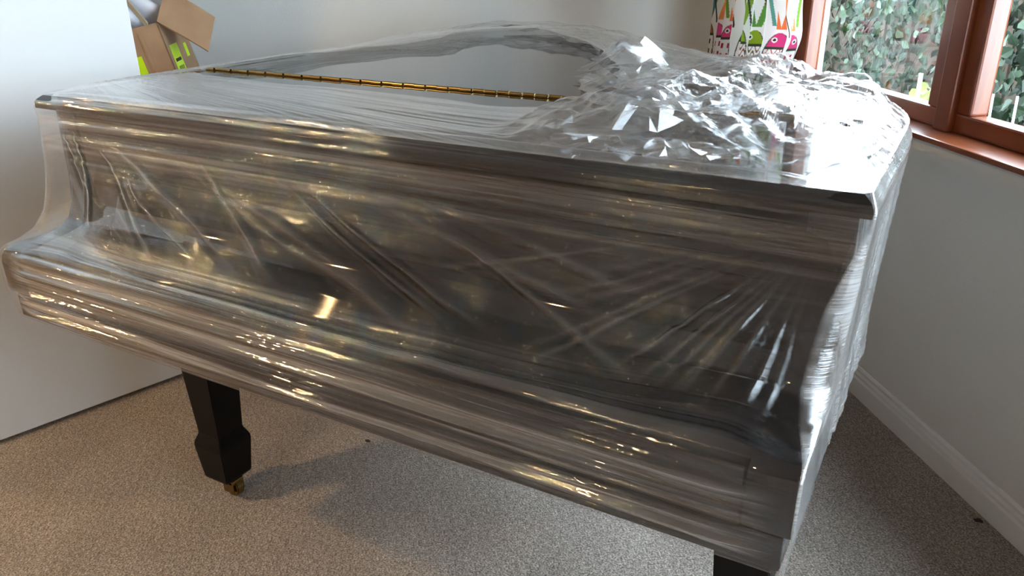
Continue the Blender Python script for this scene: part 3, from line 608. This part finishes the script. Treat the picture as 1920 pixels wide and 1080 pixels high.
# ------------------------------------------------------------------ outside the window
def leaf_mat(name, c, c2):
    m, n, l, b = mat(name); t = noise_node(n, l, 2.2, 2, mapped(n, l, (1, 1, 1))); r = ramp(n, l, t.outputs['Fac'], [(.35, c), (.65, c2)]); l.new(r.outputs[0], b.inputs['Base Color']); b.inputs['Roughness'].default_value = .5; b.inputs['Specular IOR Level'].default_value = .22; return m
LEAFM = [leaf_mat('ivy_leaf_dark', (.006, .013, .006), (.010, .022, .009)), leaf_mat('ivy_leaf_mid', (.014, .028, .013), (.024, .044, .021)), leaf_mat('ivy_leaf_pale', (.042, .068, .04), (.07, .105, .066))]
struct(box('garden_ground', (-6, -7, -.35), (9, -.14, -.25), simple('garden_soil', (.06, .045, .03), .95), matrix=M_SO))
fence = empty('garden_fence', matrix=M_SO @ Matrix.Translation((2.6, -1.75, -.25))); tag(fence, 'dark weathered timber board fence behind the ivy outside the window', 'fence')
M_FENCE = simple('weathered_boards', (.10, .07, .05), .85)
fb = bmesh.new(); bm_box(fb, (-.066, -.011, 0), (.066, .011, 1.75), .004); fme = bm_mesh(fb, 'board'); fme.materials.append(M_FENCE)
for i in range(44):
    o = bpy.data.objects.new('board', fme); col.objects.link(o); o.parent = fence; o.location = (-3.0+i*.14, (i % 2)*.012, 0)
box('rail', (-3.1, -.06, .5), (3.2, -.014, .58), M_FENCE, fence); box('rail', (-3.1, -.06, 1.45), (3.2, -.014, 1.53), M_FENCE, fence)
LV = np.array([(0, 0, 0), (.30, .22, .04), (.42, .55, .07), (0, 1.0, -.06), (-.42, .55, .07), (-.30, .22, .04), (0, .5, -.02)]); LF = np.array([(0, 1, 6), (1, 2, 6), (2, 3, 6), (3, 4, 6), (4, 5, 6), (5, 0, 6)])
def leaf_T(p, size, rs):
    d = Vector((rs.normal()*.6, 1.0+rs.normal()*.3, rs.normal()*.5+.1)).normalized()       # the blade faces the room and the light
    t = Vector((rs.normal()*.8, rs.normal()*.2, -1+rs.normal()*.5)); t = (t-d*t.dot(d)).normalized(); x = t.cross(d)
    return Matrix(((x.x*size, t.x*size, d.x*size, p[0]), (x.y*size, t.y*size, d.y*size, p[1]), (x.z*size, t.z*size, d.z*size, p[2]), (0, 0, 0, 1)))
def spot(rs):
    s = rs.uniform(-.3, 5.2); z = rs.uniform(.05, 1.65); depth = -1.32-.25*fbm(np.array(s*1.6), np.array(z*1.6), 2)*2-rs.random()*.34
    return (s-2.6, float(depth)+1.5, z+.25)
ivy = empty('ivy', matrix=M_SO @ Matrix.Translation((2.6, -1.5, -.25))); tag(ivy, 'dense green ivy with glossy leaves covering the fence outside the window', 'ivy')
rs = np.random.default_rng(5)
lms = []
for m_ in LEAFM:
    me = bpy.data.meshes.new('leaf'); me.from_pydata([tuple(q) for q in LV], [], [tuple(int(i) for i in q) for q in LF]); me.materials.append(m_); shade(me, False); lms.append(me)
cnt = 0
while cnt < 300:
    p = spot(rs)
    if not (-1.2 < p[0] < 1.9 and .75 < p[2] < 1.75 and p[1] > .02): continue
    o = bpy.data.objects.new('leaf', lms[rs.choice(3, p=[.35, .45, .2])]); col.objects.link(o); o.parent = ivy; o.matrix_local = leaf_T((p[0], p[1]+.10, p[2]), rs.uniform(.045, .085), rs); cnt += 1
for mi, nl in enumerate((5600, 3000, 1000)):
    Vs = []; 
    for i in range(nl):
        M = np.array(leaf_T(spot(rs), rs.uniform(.035, .075), rs)); Vs.append(LV @ M[:3, :3].T+M[:3, 3])
    Vs = np.concatenate(Vs); Fs = (LF[None]+np.arange(nl)[:, None, None]*len(LV)).reshape(-1, 3)
    me = bpy.data.meshes.new('foliage'); me.from_pydata(Vs.tolist(), [], Fs.tolist()); o = link('foliage', me, LEAFM[mi], ivy); o['kind'] = 'stuff'
def stick(name, p, q, r, m, label=None, cat=None):
    p, q = Vector(p), Vector(q); bm = bmesh.new(); bmesh.ops.create_cone(bm, cap_ends=True, segments=8, radius1=r, radius2=r*.8, depth=(q-p).length, matrix=Matrix.Translation((p+q)/2) @ (q-p).to_track_quat('Z', 'Y').to_matrix().to_4x4())
    o = link(name, bm_mesh(bm, name, True), m, None, M_SO)
    if label: tag(o, label, cat)
    return o
M_CANE = simple('pale_cane', (.55, .45, .30), .6)
stick('garden_stake', (1.64, -.70, -.25), (1.682, -.70, .815), .010, M_CANE, 'pale cane stake standing in front of the ivy behind the left pane', 'stake')
M_WST = simple('white_stake', (.75, .75, .72), .5)
stick('garden_stake', (1.20, -.70, -.25), (1.271, -.70, .800), .005, M_WST, 'thin white stake outside, low behind the right pane', 'stake')
stick('garden_stake', (1.10, -.70, -.25), (1.158, -.70, .810), .005, M_WST, 'short white stake at the right edge of the photo behind the right pane', 'stake')
# a young bright green plant on the ground outside
plant = empty('garden_plant', matrix=M_SO @ Matrix.Translation((1.74, -.80, -.25))); tag(plant, 'young bright green plant beside the cane stake outside the window', 'plant')
bm = bmesh.new(); bmesh.ops.create_cone(bm, cap_ends=True, segments=8, radius1=.008, radius2=.004, depth=.92, matrix=Matrix.Translation((0, 0, .46))); link('stem', bm_mesh(bm, 'stem', True), LEAFM[1], plant)
me = lms[1].copy(); me.materials.clear(); me.materials.append(leaf_mat('young_leaf', (.16, .30, .05), (.24, .38, .08)))
for i in range(34):
    o = bpy.data.objects.new('leaf', me); col.objects.link(o); o.parent = plant; z = .80+.22*rs.random(); o.matrix_local = leaf_T((rs.normal()*.045, rs.normal()*.04, z), rs.uniform(.035, .065), rs)

# crumbs on the carpet
M_CRUMB = simple('dark_crumb', (.01, .009, .008), .7)
def crumb(name, loc, r, label):
    bm = bmesh.new(); bmesh.ops.create_icosphere(bm, subdivisions=2, radius=1)
    for v in bm.verts: k = 1+.25*math.sin(5*v.co.x+3*v.co.y); v.co = Vector((v.co.x*r*1.5*k, v.co.y*r*.8*k, v.co.z*r*.55+r*.5))
    o = link(name, bm_mesh(bm, name, True), M_CRUMB); o.location = loc; tag(o, label, 'crumb')
crumb('crumb', (1.784, 1.125, 0), .007, 'tiny black crumb on the carpet near the right baseboard')
crumb('crumb', (.277, .683, 0), .006, 'small brown fleck on the carpet below the piano front')
